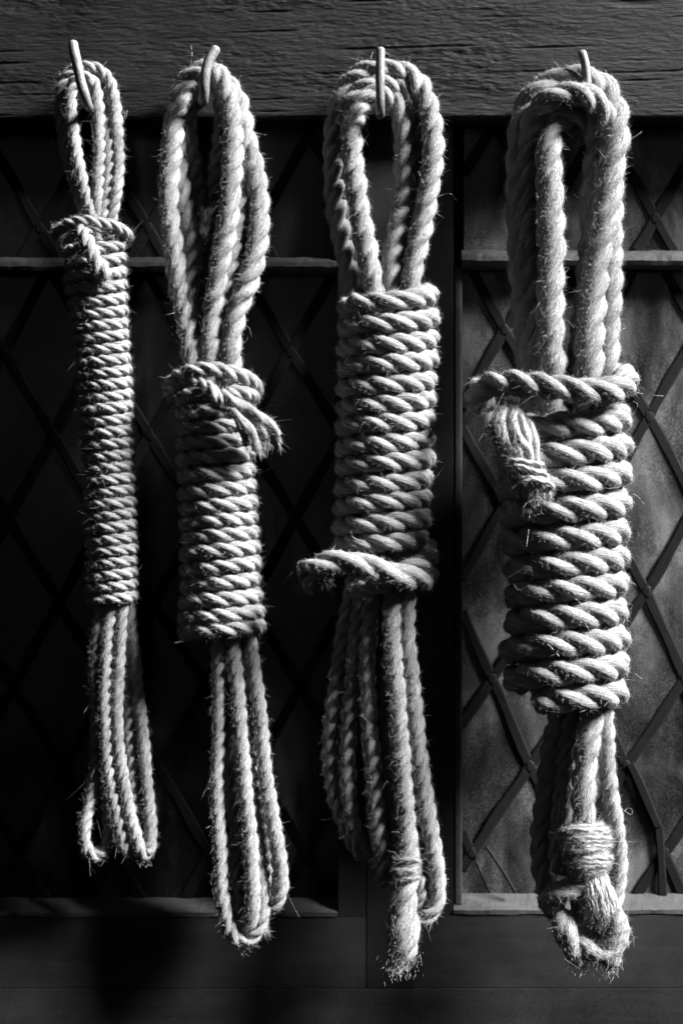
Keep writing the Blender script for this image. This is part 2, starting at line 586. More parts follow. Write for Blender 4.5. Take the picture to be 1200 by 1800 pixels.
def lattice(parent, rect, node, glass, skip=()):
    """diamond panes and lead cames: node(i, j) -> pixel, for i + j even"""
    x0, x1, y0, y1 = rect
    I, J = range(-14, 15), range(-10, 11)
    inside = lambda p, m=0: x0 - m < p[0] < x1 + m and y0 - m < p[1] < y1 + m
    for i in I:
        for j in J:
            if (i + j) % 2: continue
            p = node(i, j)
            for di in (-1, 1):
                q = node(i + di, j + 1)
                s = clip_seg(p, q, x0, x1, y0, y1)
                if s and (i, j, di) not in skip: came(parent, s[0], s[1])
            if inside(p, -4) : joint(parent, *p)
            # the pane below node (i, j)
            poly = [node(i, j), node(i + 1, j + 1), node(i, j + 2), node(i - 1, j + 1)]
            c = np.mean(poly, 0)
            poly = [tuple(c + (np.array(t) - c) * 0.985) for t in poly]
            poly = clip_poly(poly, x0, x1, y0, y1)
            if not poly: continue
            tx, ty = random.uniform(-.018, .018), random.uniform(-.018, .018)
            zz = lambda t: GLASS_Z + (t[0] - c[0]) * tx + (t[1] - c[1]) * ty
            n = len(poly)
            v = [P(t[0], t[1], zz(t)) for t in poly] + [P(t[0], t[1], zz(t) - 5) for t in poly]
            f = [tuple(range(n))[::-1], tuple(range(n, 2 * n))] + [(k, (k + 1) % n, n + (k + 1) % n, n + k) for k in range(n)]
            pyobj('pane', v, f, glass, parent)

def rail(parent, x0, x1, yt, yb, name='glazing_bar'):
    ym, h = (yt + yb) / 2, (yb - yt) / 2
    o = [(ym + h * math.sin(a), FRAME_Z - 18 + 22 * math.cos(a)) for a in np.linspace(-math.pi / 2, math.pi / 2, 7)]
    o += [(yb, GLASS_Z - 12), (yt, GLASS_Z - 12)]
    return prism(name, o, x0, x1, BARW, parent)

def nodes_right_low(i, j):
    y = 733 + 153.5 * j
    base = 1140 - max(0.0, y - 1000) * 0.115
    return (base + 84.5 * i, y)
def nodes_right_up(i, j): return (1151 + 95 * i, 383 + 165 * j)
def nodes_left_low(i, j): return (95 + 84 * i + 0.03 * (j * 147), 765 + 147 * j)
def nodes_left_up(i, j): return (70 + 95 * i, 400 + 165 * j)

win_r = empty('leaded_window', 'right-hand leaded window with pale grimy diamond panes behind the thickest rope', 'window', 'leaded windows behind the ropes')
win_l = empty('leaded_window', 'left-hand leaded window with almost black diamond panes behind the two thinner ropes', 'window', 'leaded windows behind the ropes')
win_r.location = win_l.location = (0, 0, 0)
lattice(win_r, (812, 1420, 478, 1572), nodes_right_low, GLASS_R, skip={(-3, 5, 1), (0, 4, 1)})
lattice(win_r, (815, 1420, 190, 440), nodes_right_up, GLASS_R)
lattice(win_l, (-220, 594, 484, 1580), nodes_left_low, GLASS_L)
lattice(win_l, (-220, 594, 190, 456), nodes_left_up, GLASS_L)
# frames: stiles, glazing bars and the sloped bottom rails
rail(win_r, 811, 1424, 440, 475)
rail(win_l, -224, 595, 453, 483)
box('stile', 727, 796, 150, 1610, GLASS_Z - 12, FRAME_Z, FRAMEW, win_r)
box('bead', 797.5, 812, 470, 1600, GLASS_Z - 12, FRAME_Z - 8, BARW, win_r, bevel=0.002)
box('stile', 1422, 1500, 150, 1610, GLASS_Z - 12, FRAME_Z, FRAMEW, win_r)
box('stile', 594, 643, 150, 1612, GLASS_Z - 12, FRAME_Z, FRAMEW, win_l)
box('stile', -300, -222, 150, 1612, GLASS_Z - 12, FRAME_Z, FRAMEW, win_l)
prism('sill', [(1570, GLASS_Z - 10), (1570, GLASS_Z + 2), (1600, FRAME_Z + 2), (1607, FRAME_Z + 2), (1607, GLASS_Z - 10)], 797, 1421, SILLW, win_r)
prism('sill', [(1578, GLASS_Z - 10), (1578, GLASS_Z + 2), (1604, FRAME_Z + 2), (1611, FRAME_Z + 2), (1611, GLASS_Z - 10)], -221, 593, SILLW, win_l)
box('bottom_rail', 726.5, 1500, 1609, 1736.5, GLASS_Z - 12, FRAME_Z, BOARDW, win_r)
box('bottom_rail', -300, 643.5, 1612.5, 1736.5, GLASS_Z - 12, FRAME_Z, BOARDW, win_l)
# a loose strip of lead hanging out of the right-hand window over its sill
came(win_r, (1107, 1343), (1157, 1456), 8, GLASS_Z + 4, 'loose_lead')
came(win_r, (1157, 1454), (1164, 1580), 7.5, GLASS_Z + 4, 'loose_lead')
Rope([(853, 1488, -118), (870, 1512, -116), (888, 1540, -114), (905, 1570, -108)], 3.2, lobes=1, nper=6, lay=6).build('loose_lead', win_r, mat=LEAD, hairs=False)
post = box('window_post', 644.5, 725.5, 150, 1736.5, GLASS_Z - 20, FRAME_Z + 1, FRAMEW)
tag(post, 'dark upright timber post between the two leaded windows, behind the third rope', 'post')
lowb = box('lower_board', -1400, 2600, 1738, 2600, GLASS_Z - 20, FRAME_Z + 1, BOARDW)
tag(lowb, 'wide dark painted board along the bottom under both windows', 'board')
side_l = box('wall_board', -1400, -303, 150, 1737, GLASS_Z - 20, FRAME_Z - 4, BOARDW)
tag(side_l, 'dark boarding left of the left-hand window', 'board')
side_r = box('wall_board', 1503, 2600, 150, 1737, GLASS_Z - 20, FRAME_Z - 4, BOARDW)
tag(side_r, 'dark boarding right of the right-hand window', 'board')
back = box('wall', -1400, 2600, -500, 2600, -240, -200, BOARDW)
tag(back, kind='structure')

# ================================================================== HOOKS
HG = 'iron hooks in the beam'
def hook(pts, r, label):
    rp = Rope([(p[0], p[1], p[2], r * (p[3] if len(p) > 3 else 1)) for p in pts], lobes=1, nper=14, lay=8, nstep=60, wob=0.5)
    o = rp.build('hook', None, mat=IRON, hairs=False)
    tag(o, label, 'hook', HG)
hook([(158, 186, -70), (158, 188, -20), (157, 188, 25), (155, 184, 42), (150, 168, 52), (143, 145, 56), (136, 112, 57), (131, 88, 55), (129, 70, 52)], 8.2,
     'thin bent iron hook on the far left holding the thinnest rope')
hook([(356, 176, -70), (356, 178, -10), (357, 176, 30, .95), (359, 160, 46, .95), (360, 138, 52), (364, 116, 52), (372, 98, 50), (383, 82, 46)], 9.2,
     'iron hook with its tip bent to the right above the second rope')
hook([(668, 200, -70), (668, 202, 0), (668, 198, 35), (668, 184, 48), (668, 150, 54), (668, 115, 54), (668, 82, 52)], 8.2,
     'straight upright iron hook in the middle of the third rope loop')
hook([(1034, 205, -70), (1034, 206, -10), (1034, 198, 12), (1033, 170, 20), (1031, 140, 20), (1028, 112, 20), (1021, 88, 18)], 7.8,
     'iron hook on the far right half hidden in the thickest rope')

# ================================================================== ROPE 1 (thinnest, left)
HANK = 'hanks of rope on hooks'
h1 = empty('rope_hank', 'thinnest rope hank on the far left with many tight wraps', 'rope', HANK)
R1 = 12.0
strand(h1, [(172, 430, 10), (166, 392, 22), (152, 345, 24), (140, 295, 22), (131, 245, 18), (126, 200, 14), (125, 165, 12), (134, 142, 10), (152, 136, 8),
            (166, 148, 6), (172, 180, 8), (175, 220, 12), (176, 265, 16), (173, 310, 20), (171, 350, 22), (172, 400, 14), (172, 430, 10)], R1)
strand(h1, [(160, 430, 0), (155, 392, 16), (142, 350, 10), (127, 305, 6), (115, 255, 2), (109, 205, -4), (108, 165, -8), (116, 138, -8), (138, 121, -6), (160, 118, -4),
            (182, 128, -2), (196, 152, 2), (203, 195, 6), (207, 245, 10), (208, 295, 14), (204, 340, 16), (196, 385, 14), (190, 430, 6)], R1)
strand(h1, [(180, 430, 2), (180, 390, 18), (186, 345, 16), (191, 300, 14), (192, 255, 10), (188, 215, 2), (184, 180, -6), (176, 150, -14), (160, 132, -18), (140, 132, -22),
            (122, 150, -24), (116, 190, -24), (118, 240, -24), (130, 300, -20), (148, 360, -12), (165, 420, 0)], R1 * 0.95)
# first, loose turn
strand(h1, [(212, 432, -38), (226, 424, -10), (224, 412, 20), (208, 400, 44), (184, 393, 56), (160, 389, 62), (136, 390, 58), (115, 397, 44), (101, 408, 20), (104, 418, -10), (125, 428, -40)], 10.5, 'wrap_turn', groove=0.45)
strand(h1, [(222, 420, 6), (206, 406, 36), (180, 402, 52), (160, 402, 60), (142, 410, 66), (140, 420, 60)], 9.5, 'wrap_turn', groove=0.45)
ys1 = [436, 459, 482, 506] + list(np.linspace(529, 1052, 26))
build_wraps(h1, ys1, [(420, 167), (480, 169), (560, 174), (640, 182), (800, 190), (950, 196), (1060, 198)],
            [(420, 57), (500, 57), (600, 53), (700, 51), (900, 48), (1060, 47)], 10.4, 6, 0.95, lay=3.1, jit=1.2)
# bottom loops
strand(h1, [(182, 1030, 12), (178, 1070, 14), (171, 1120, 12), (167, 1180, 8), (168, 1240, 2), (170, 1300, -4), (167, 1350, -2), (160, 1400, 4), (151, 1445, 10), (149, 1480, 12),
            (160, 1501, 8), (178, 1502, 0), (190, 1482, -10), (192, 1440, -16), (188, 1380, -20), (186, 1300, -22), (186, 1200, -16), (190, 1080, -6), (194, 1030, 0)], R1 * 0.98)
strand(h1, [(198, 1030, 18), (195, 1070, 20), (189, 1120, 20), (185, 1190, 18), (184, 1260, 16), (188, 1330, 14), (198, 1395, 14), (208, 1445, 12), (217, 1482, 8), (224, 1500, 0),
            (232, 1495, -10), (236, 1465, -18), (234, 1400, -22), (228, 1310, -22), (222, 1200, -18), (214, 1030, -6)], R1)
strand(h1, [(216, 1030, 16), (215, 1070, 18), (211, 1130, 18), (207, 1200, 16), (206, 1270, 14), (212, 1340, 14), (223, 1405, 14), (235, 1458, 12), (244, 1490, 8), (255, 1503, 0),
            (264, 1490, -6), (266, 1455, -10), (261, 1400, -14), (254, 1330, -14), (246, 1250, -14), (238, 1170, -10), (230, 1100, -4), (226, 1030, 0)], R1)
# short tail tucked under the first turn
t1 = strand(h1, [(142, 396, 58, 8), (147, 412, 72, 13), (156, 432, 76, 14.5), (165, 452, 76, 14), (172, 466, 74, 15), (182, 480, 70, 16), (190, 492, 64, 12)], 14, 'tail_end', lay=2.4)
fray(186, 488, 68, 0.4, 1.0, 260, 12, 0.6, 14)
fray(176, 470, 74, 0.4, 1.0, 120, 9, 0.9, 14)
fray(168, 1500, 4, 0, 1, 130, 9, 0.6, 18); fray(252, 1502, 0, 0, 1, 130, 9, 0.6, 18)
long_fibres([(205, 190, 220, 198, 214, 216, 5), (214, 216, 221, 210, 224, 194, 5), (146, 213, 155, 213, 160, 214, 10), (146, 246, 156, 246, 164, 248, 10),
             (90, 240, 92, 250, 100, 256, 0), (90, 395, 106, 397, 118, 392, 30), (225, 1100, 232, 1118, 242, 1128, 5), (168, 1280, 165, 1290, 160, 1310, 5), (160, 1540, 158, 1528, 160, 1515, 5)])
flush_fuzz(h1)

# ================================================================== ROPE 2
h2 = empty('rope_hank', 'second rope from the left with splayed loose tail strands at the top of its wraps', 'rope', HANK)
strand(h2, [(345, 690, 14), (340, 640, 20), (333, 595, 18), (327, 560, 14), (318, 520, 12), (311, 475, 12), (305, 430, 14), (299, 388, 16), (296, 350, 18), (299, 300, 18), (303, 255, 16),
            (308, 205, 14), (320, 160, 12), (336, 136, 12), (352, 125, 12), (366, 122, 12), (380, 128, 12), (394, 150, 14), (404, 182, 18), (409, 220, 22), (411, 260, 26),
            (408, 300, 30), (405, 340, 32), (401, 386, 32), (393, 430, 30), (385, 480, 28), (378, 530, 26), (373, 570, 26), (370, 610, 28), (369, 650, 22), (370, 700, 12)], 20)
strand(h2, [(352, 690, 4), (346, 630, 8), (340, 560, 6), (336, 510, 4), (338, 470, 2), (339, 440, 2), (336, 410, 0), (327, 380, -2), (322, 345, -4), (315, 305, -8), (310, 255, -14),
            (312, 205, -18), (322, 165, -20), (340, 140, -20), (364, 130, -18), (392, 142, -10), (413, 168, -2), (424, 205, 4), (431, 240, 6), (438, 265, 6),
            (447, 292, 6), (453, 330, 8), (457, 372, 12), (455, 415, 16), (447, 458, 20), (437, 490, 24), (427, 518, 26), (417, 545, 28), (410, 575, 30), (406, 605, 30), (405, 645, 24), (400, 700, 10)], 20)
strand(h2, [(350, 690, -8), (348, 600, -14), (346, 520, -18), (348, 450, -22), (352, 400, -24), (348, 355, -24), (343, 310, -22), (336, 265, -20), (330, 225, -18), (334, 185, -10), (350, 150, -4),
            (368, 140, 0), (386, 154, -2), (392, 190, -12), (388, 250, -24), (379, 310, -30), (375, 350, -30), (366, 410, -28), (360, 480, -22), (358, 560, -14), (362, 690, -4)], 16.5)
strand(h2, [(392, 700, 8), (384, 600, 14), (388, 550, 16), (396, 510, 16), (404, 475, 14), (411, 440, 12), (417, 400, 8), (424, 350, 2), (428, 300, -4), (426, 250, -10), (418, 200, -16), (404, 160, -20)], 16.5)
strand(h2, [(398, 700, -4), (398, 600, 2), (406, 540, 2), (416, 490, -2), (427, 430, -6), (433, 370, -10), (434, 320, -12), (430, 270, -16), (422, 220, -20)], 15)
# top turn (loose), then the tight turns
strand(h2, [(430, 700, -50), (448, 690, -10), (443, 672, 30), (418, 659, 62), (388, 651, 76), (358, 649, 78), (330, 656, 66), (309, 668, 44), (299, 684, 10), (308, 700, -30), (340, 712, -58)], 14.5, 'wrap_turn', groove=0.45)
strand(h2, [(303, 690, 30), (318, 674, 56), (340, 668, 74), (362, 676, 84), (382, 690, 90)], 11, 'wrap_turn', groove=0.45)
build_wraps(h2, [694, 722, 750, 776, 803, 832, 860, 888, 914, 941, 968, 996, 1024, 1052, 1081, 1105],
            [(690, 375), (800, 379), (900, 385), (1000, 388), (1100, 389)], [(690, 71), (800, 72), (900, 73), (1000, 74), (1080, 79), (1110, 78)], 14.4, 6, 0.92, lay=3.15, jit=2.2)
# tail: its three strands unlaid
tl = strand(h2, [(358, 676, 78, 9), (374, 688, 90, 13), (386, 704, 94, 12), (394, 712, 92, 9)], 12, 'tail_end', lay=3)
for pts, rr in (([(384, 688, 86), (402, 700, 94), (424, 712, 96), (446, 724, 92), (466, 740, 86), (482, 756, 78), (490, 768, 70)], 9.5),
                ([(392, 706, 88), (406, 722, 96), (424, 738, 98), (440, 756, 96), (450, 778, 90), (452, 796, 84)], 9.5),
                ([(396, 700, 84), (420, 716, 88), (446, 738, 86), (464, 758, 80), (470, 774, 74)], 10.5),
                ([(404, 714, 80), (420, 740, 86), (430, 766, 88), (432, 786, 84)], 8)):
    Rope(pts, rr, lobes=2, lay=5, nper=8, fuzz=1.6).build('tail_strand', h2)
strand(h2, [(395, 688, 74), (420, 690, 70), (440, 694, 46), (447, 700, 10)], 12, 'wrap_turn', groove=0.45)
fray(490, 768, 70, 0.3, 1.0, 40, 24, 0.16, 4, 0.8); fray(462, 778, 76, 0.4, 1.0, 140, 16, 0.35, 12); fray(456, 790, 84, 0.3, 1, 60, 14, 0.2, 4, 0.8); fray(434, 786, 84, 0.1, 1, 60, 10, 0.4, 8)
# bottom loops
strand(h2, [(386, 1070, 14), (384, 1120, 18), (384, 1150, 18), (385, 1190, 18), (385, 1240, 18), (384, 1310, 18), (381, 1362, 18), (382, 1415, 18), (385, 1467, 18), (387, 1520, 18), (389, 1564, 18), (394, 1600, 16),
            (402, 1628, 12), (415, 1649, 8), (430, 1654, 4), (446, 1643, 2), (457, 1622, 2), (462, 1590, 2), (459, 1555, 2), (454, 1510, 0), (448, 1450, -4), (440, 1360, -8), (430, 1250, -8), (420, 1150, -4), (415, 1070, 0)], 14.3)
strand(h2, [(408, 1070, 18), (409, 1130, 24), (411, 1161, 24), (416, 1205, 24), (420, 1257, 24), (424, 1310, 24), (428, 1362, 24), (433, 1415, 24), (438, 1467, 24), (441, 1520, 24), (443, 1564, 22), (443, 1598, 18),
            (438, 1622, 10), (430, 1626, 0), (422, 1608, -4), (418, 1580, -4), (416, 1545, -4), (415, 1510, -6), (416, 1470, -8), (412, 1410, -12), (407, 1330, -14), (402, 1250, -12), (398, 1150, -6), (395, 1070, 0)], 15)
strand(h2, [(430, 1060, 16), (436, 1110, 20), (440, 1140, 18), (445, 1175, 16), (452, 1225, 14), (458, 1275, 12), (463, 1327, 12), (468, 1380, 12), (474, 1415, 12), (480, 1450, 12), (487, 1485, 10), (492, 1520, 8), (493, 1548, 4),
            (490, 1573, 0), (481, 1590, -6), (468, 1594, -14), (460, 1580, -20), (464, 1540, -22), (468, 1480, -22), (462, 1400, -22), (452, 1300, -20), (440, 1180, -12), (428, 1060, 0)], 14.5)
fray(430, 1655, 6, 0.2, 1, 160, 9, 0.7, 22); fray(466, 1630, 0, 0.3, 1, 60, 20, 0.35, 8)
long_fibres([(336, 112, 338, 95, 336, 80, 10), (436, 228, 452, 234, 468, 237, 10), (338, 470, 352, 470, 370, 472, 20), (340, 479, 346, 476, 356, 480, 15), (368, 275, 378, 284, 388, 285, 20),
             (443, 1170, 452, 1168, 462, 1172, 15), (500, 1555, 512, 1585, 526, 1612, 5), (424, 600, 432, 600, 436, 592, 25), (300, 545, 306, 555, 312, 562, 10), (415, 285, 425, 292, 432, 290, 20), (422, 148, 421, 140, 424, 132, 5)])
flush_fuzz(h2)

# ================================================================== ROPE 3
h3 = empty('rope_hank', 'third rope from the left whose cut end sticks out leftwards below its wraps', 'rope', HANK)
strand(h3, [(632, 570, -10), (622, 506, -14), (613, 470, -16), (604, 430, -18), (596, 387, -18), (590, 343, -18), (587, 300, -18), (587, 255, -18), (591, 210, -16), (603, 168, -14), (624, 138, -12), (650, 124, -10),
            (680, 122, -8), (708, 128, -6), (732, 145, -2), (748, 172, 4), (756, 205, 8), (760, 240, 12), (761, 277, 14), (757, 315, 16), (750, 354, 18), (742, 392, 20), (735, 425, 22), (729, 455, 24), (724, 485, 26), (720, 515, 20), (716, 570, 4)], 20.5)
strand(h3, [(658, 570, 4), (657, 515, 24), (654, 490, 28), (646, 452, 28), (638, 408, 28), (631, 365, 28), (625, 322, 26), (620, 285, 24), (618, 250, 22), (620, 215, 18), (628, 188, 14), (644, 170, 8),
            (664, 162, 4), (684, 168, 0), (700, 190, -4), (708, 225, -8), (712, 270, -8), (712, 320, -6), (708, 365, -2), (700, 405, 4), (692, 440, 10), (687, 480, 14), (686, 515, 12), (688, 570, 2)], 20.5)
strand(h3, [(640, 570, -14), (638, 500, -18), (628, 440, -22), (617, 390, -24), (609, 330, -24), (604, 280, -22), (602, 235, -16), (606, 200, -2), (622, 172, 0), (645, 152, 0), (672, 146, 0),
            (700, 153, -2), (718, 174, -8), (730, 210, -16), (737, 255, -20), (737, 305, -20), (728, 360, -16), (716, 410, -8), (706, 460, -2), (702, 510, 0), (702, 570, -4)], 19)
build_wraps(h3, [528, 567, 604, 639, 675, 709, 743, 779, 813, 849, 883, 919, 952], [(520, 682), (640, 680), (800, 675), (960, 670)],
            [(520, 90), (560, 93), (640, 91), (800, 90), (960, 88)], 18.5, 4, 0.88, nper=10, nstep=18, jit=2.2, start=-50, end=360 * 12 + 340)
# last turn crosses under the cut end
strand(h3, [(720, 945, -55), (748, 955, -30), (756, 972, 0), (748, 986, 44), (724, 996, 68), (694, 1012, 74), (664, 1028, 68), (640, 1036, 50), (618, 1034, 20)], 17, 'wrap_turn', groove=0.45, nper=10)
te = strand(h3, [(735, 1000, -40), (750, 1012, 0), (738, 1014, 46), (708, 1012, 80), (676, 1006, 98), (646, 996, 104), (616, 988, 104), (586, 988, 100), (560, 995, 94), (542, 1006, 86)], 22.5, 'tail_end', lay=4.2, nper=10)
Rope([(575, 990, 104, 8), (552, 990, 98, 11), (534, 996, 90, 11), (527, 1006, 82, 8), (532, 1018, 76, 5)], 10, lobes=2, lay=5).build('tail_strand', h3)
Rope([(578, 1002, 94, 8), (558, 1008, 90, 12), (543, 1018, 84, 12), (538, 1032, 76, 8), (548, 1044, 70, 4)], 10, lobes=2, lay=5).build('tail_strand', h3)
fray(540, 1020, 80, -0.3, 1, 300, 16, 0.6, 14); fray(575, 1020, 80, 0.1, 1, 220, 16, 0.6, 14); fray(640, 1040, 56, 0, 1, 120, 10, 0.7, 16)
# bottom
strand(h3, [(624, 1010, -10), (612, 1070, -16), (601, 1130, -20), (593, 1185, -22), (588, 1228, -22), (583, 1272, -22), (580, 1315, -22), (582, 1358, -22), (590, 1402, -24), (602, 1440, -26), (616, 1472, -30), (632, 1498, -34),
            (648, 1500, -36), (656, 1475, -34), (654, 1420, -30), (648, 1350, -28)], 15.5)
strand(h3, [(640, 1010, 2), (632, 1070, -4), (626, 1130, -6), (621, 1185, -8), (617, 1228, -8), (613, 1272, -8), (611, 1315, -8), (611, 1358, -8), (613, 1402, -10), (618, 1440, -14), (628, 1475, -20), (644, 1490, -26), (658, 1475, -30), (662, 1420, -30)], 16)
strand(h3, [(656, 1010, 10), (650, 1070, 8), (646, 1142, 6), (646, 1207, 6), (648, 1272, 6), (653, 1315, 6), (656, 1358, 6), (659, 1402, 6), (663, 1440, 6), (668, 1475, 6), (674, 1505, 4), (676, 1535, 0), (672, 1560, -6)], 17)
strand(h3, [(676, 1150, -10), (676, 1250, -8), (679, 1326, -4), (682, 1369, -2), (687, 1412, 0), (694, 1460, 2), (700, 1500, 4)], 11)
strand(h3, [(690, 1010, 24), (688, 1061, 26), (688, 1120, 26), (692, 1163, 26), (696, 1207, 26), (699, 1250, 26), (702, 1293, 26), (705, 1337, 26), (709, 1380, 26), (713, 1423, 26), (716, 1458, 26), (716, 1493, 26, 21), (713, 1530, 26, 23),
            (709, 1563, 26, 26), (708, 1598, 26, 26), (709, 1633, 26, 29), (706, 1665, 24, 29), (700, 1690, 20, 22)], 17.5, 'tail_end', nper=10, lay=2.5, groove=0.44, fuzz=1.6)
path, _ = wrap_path(list(np.linspace(1507, 1546, 7)), [(1500, 714), (1550, 713)], [(1490, 23), (1515, 25.5), (1550, 24)], 4.6, 26, 1.0, jit=4.5)
Rope(path, raw=True, lobes=2, lay=5, nper=6, nstep=10, fuzz=4.0, wob=3).build('whipping', h3)
strand(h3, [(712, 1010, 14), (714, 1061, 12), (714, 1120, 12), (719, 1163, 12), (725, 1228, 12), (731, 1293, 12), (737, 1337, 12), (743, 1380, 12), (750, 1430, 12), (759, 1482, 12), (765, 1528, 12), (768, 1563, 10), (765, 1587, 8),
            (754, 1606, 6), (738, 1614, 4), (722, 1606, 0)], 17)
strand(h3, [(722, 1470, 8), (728, 1500, 12), (736, 1540, 14), (740, 1568, 12), (734, 1590, 6), (722, 1600, 0)], 11)
fray(702, 1684, 24, -0.1, 1, 900, 13, 0.55, 28); fray(690, 1640, 26, -0.6, 0.8, 140, 10, 0.5, 12); fray(674, 1540, 2, -0.3, 1, 160, 14, 0.5, 12); fray(745, 1617, 4, 0.2, 1, 120, 12, 0.5, 12)
long_fibres([(680, 1700, 684, 1714, 690, 1728, 22), (701, 1698, 703, 1706, 703, 1716, 24), (677, 90, 686, 100, 696, 108, 30), (655, 92, 652, 100, 653, 108, 10), (778, 305, 786, 300, 790, 298, 14), (770, 345, 790, 340, 802, 352, 5), (645, 310, 650, 306, 653, 302, 25),
             (668, 1220, 674, 1212, 680, 1206, 30), (734, 1218, 738, 1224, 742, 1222, 12), (752, 1375, 758, 1380, 762, 1390, 12), (636, 952, 620, 944, 617, 934, 95), (735, 300, 742, 318, 750, 336, 30), (712, 1212, 716, 1200, 724, 1192, 30), (605, 1470, 620, 1460, 640, 1462, -10)])
long_fibres([(704, 1704, 703, 1712, 704, 1718, 24)], 2.0)
flush_fuzz(h3)

# ================================================================== ROPE 4 (thickest, right)
h4 = empty('rope_hank', 'thickest rope hank on the far right ending in a knot at the bottom', 'rope', HANK)
K4 = dict(nper=10, nstep=18)
strand(h4, [(942, 810, -14), (934, 650, -22), (926, 560, -24), (918, 470, -24), (914, 380, -24), (914, 300, -22), (917, 245, -20), (926, 200, -16), (944, 168, -12), (972, 148, -10), (1004, 140, -12),
            (1036, 144, -10), (1060, 158, -2), (1074, 184, 6), (1079, 220, 10), (1077, 262, 12), (1071, 300, 12), (1066, 340, 12), (1062, 380, 12), (1054, 430, 14), (1047, 475, 16), (1041, 525, 20), (1037, 575, 24), (1034, 625, 28), (1032, 670, 24), (1030, 810, 10)], 27, fuzz=1.5, **K4)
strand(h4, [(972, 810, 8), (972, 660, 26), (970, 625, 28), (967, 575, 28), (967, 525, 28), (967, 475, 28), (968, 425, 28), (967, 375, 28), (966, 330, 28), (964, 285, 26), (964, 248, 22), (972, 218, 17), (992, 200, 14),
            (1016, 196, 10), (1038, 206, 4), (1050, 235, -2), (1050, 280, -8), (1046, 330, -14), (1044, 390, -18), (1040, 450, -20), (1030, 540, -14), (1018, 640, -4), (1010, 810, 0)], 25.5, fuzz=1.5, **K4)
strand(h4, [(1066, 810, -2), (1066, 660, 8), (1067, 625, 8), (1068, 575, 6), (1071, 525, 4), (1072, 475, 2), (1073, 430, -4), (1074, 370, -10), (1073, 300, -8), (1070, 245, 8), (1060, 200, 28), (1038, 172, 42), (1004, 163, 45), (968, 174, 38), (942, 203, 20),
            (929, 250, 2), (925, 310, -8), (927, 380, -14), (932, 460, -16), (938, 540, -14), (944, 600, -12), (950, 810, -6)], 22.5, fuzz=1.5, **K4)
# first turn stands off to the left; then the turns
strand(h4, [(905, 730, -60), (862, 715, -20), (840, 694, 20), (854, 679, 66), (896, 674, 100), (944, 678, 118), (999, 684, 126), (1050, 688, 118), (1086, 682, 92), (1100, 668, 50), (1090, 662, 0), (1060, 668, -50), (1000, 690, -82)], 24, 'wrap_turn', groove=0.45, **K4)
build_wraps(h4, [746, 796, 843, 896, 944, 991, 1036, 1084, 1132, 1180, 1228], [(740, 991), (900, 992), (1000, 994), (1080, 994), (1170, 993), (1240, 1000)],
            [(740, 124), (850, 123), (900, 119), (1000, 115), (1085, 111), (1130, 114), (1180, 118), (1235, 106)], 24.2, 14, 0.80, jit=3.0, start=-20, end=360 * 10 + 140, **K4)
# short cut tail hanging in front, whipped with twine
yarns = [(-30, -6, 0), (-22, 2, 5), (-14, 7, 5), (-6, 9, 6), (3, 11, 7), (12, 9, 6), (20, 5, 4), (28, -2, 3), (-24, -12, -2), (22, -10, -2), (0, -14, 2), (8, 0, 8), (-10, -2, 8)]
for u, zz, q in yarns:
    sw = random.uniform(-3, 3)
    Rope([(897 + u * 0.7, 712 + random.uniform(-4, 6), 108 + zz, 4), (893 + u, 740, 120 + zz, 8), (900 + u * 1.15 + sw, 770, 126 + zz * 1.2, 8.6), (911 + u + sw, 800, 126 + zz * 1.2, 8),
          (924 + u * 0.8, 832, 122 + zz, 7.4), (934 + u * 0.9 - sw, 858, 118 + zz, 7.5), (941 + u * 0.8, 876 + random.uniform(-6, 6), 112 + zz, 3)], lobes=2, lay=4.5, nper=6, nstep=14, fuzz=4, wob=5).build('tail_yarn', h4, mat=PALE)
tw = [(0, 801), (1, 812), (2, 823), (3, 836), (4, 847)]
ctr = []
for a in np.arange(-30, 360 * 4 + 250, 15.0):
    t = (a - 90) / 360
    y = 812 + t * 11.0
    ctr.append((913 + (y - 800) * 0.42 + 34 * math.cos(math.radians(a)), y + 9 * math.cos(math.radians(a) + 0.4 * t) + 2.5 * math.sin(t * 9), 124 + 22 * math.sin(math.radians(a)), 4.4))
Rope(ctr, raw=True, lobes=2, lay=5, nper=6, nstep=10, fuzz=2.5, wob=3).build('whipping', h4, mat=PALE)
Rope([(915, 868, 118, 3), (903, 852, 128, 8), (893, 848, 128, 6)], 6, lobes=2, lay=5).build('tail_yarn', h4)
fray(938, 868, 120, 0.1, 1, 500, 15, 0.4, 14, 0.7); fray(895, 716, 108, -0.2, -1, 120, 10, 0.6, 16); fray(896, 850, 124, -0.8, 0.4, 50, 7, 0.5, 6)
long_fibres([(934, 880, 932, 896, 929, 915, 118), (929, 930, 927, 945, 925, 960, 110), (885, 690, 876, 708, 868, 722, 120), (850, 740, 858, 735, 862, 732, 110), (1112, 868, 1122, 874, 1131, 886, 20), (1112, 730, 1120, 712, 1112, 705, 0), (1119, 690, 1140, 694, 1165, 696, 0),
             (958, 1128, 972, 1142, 993, 1166, 130), (1040, 1030, 1030, 1064, 1070, 1070, 120), (1112, 1180, 1120, 1188, 1128, 1193, 20), (1010, 1052, 1022, 1062, 1036, 1070, 128), (1117, 950, 1122, 942, 1119, 932, 10), (1106, 1024, 1114, 1026, 1118, 1032, 15), (990, 262, 1010, 258, 1032, 252, 0),
             (1090, 1420, 1108, 1432, 1111, 1424, 10), (1111, 1424, 1104, 1420, 1098, 1424, 10), (1088, 540, 1094, 546, 1088, 556, 5), (980, 660, 992, 648, 996, 630, 40), (1095, 570, 1098, 576, 1094, 578, 5), (978, 1494, 980, 1504, 986, 1509, 30)])
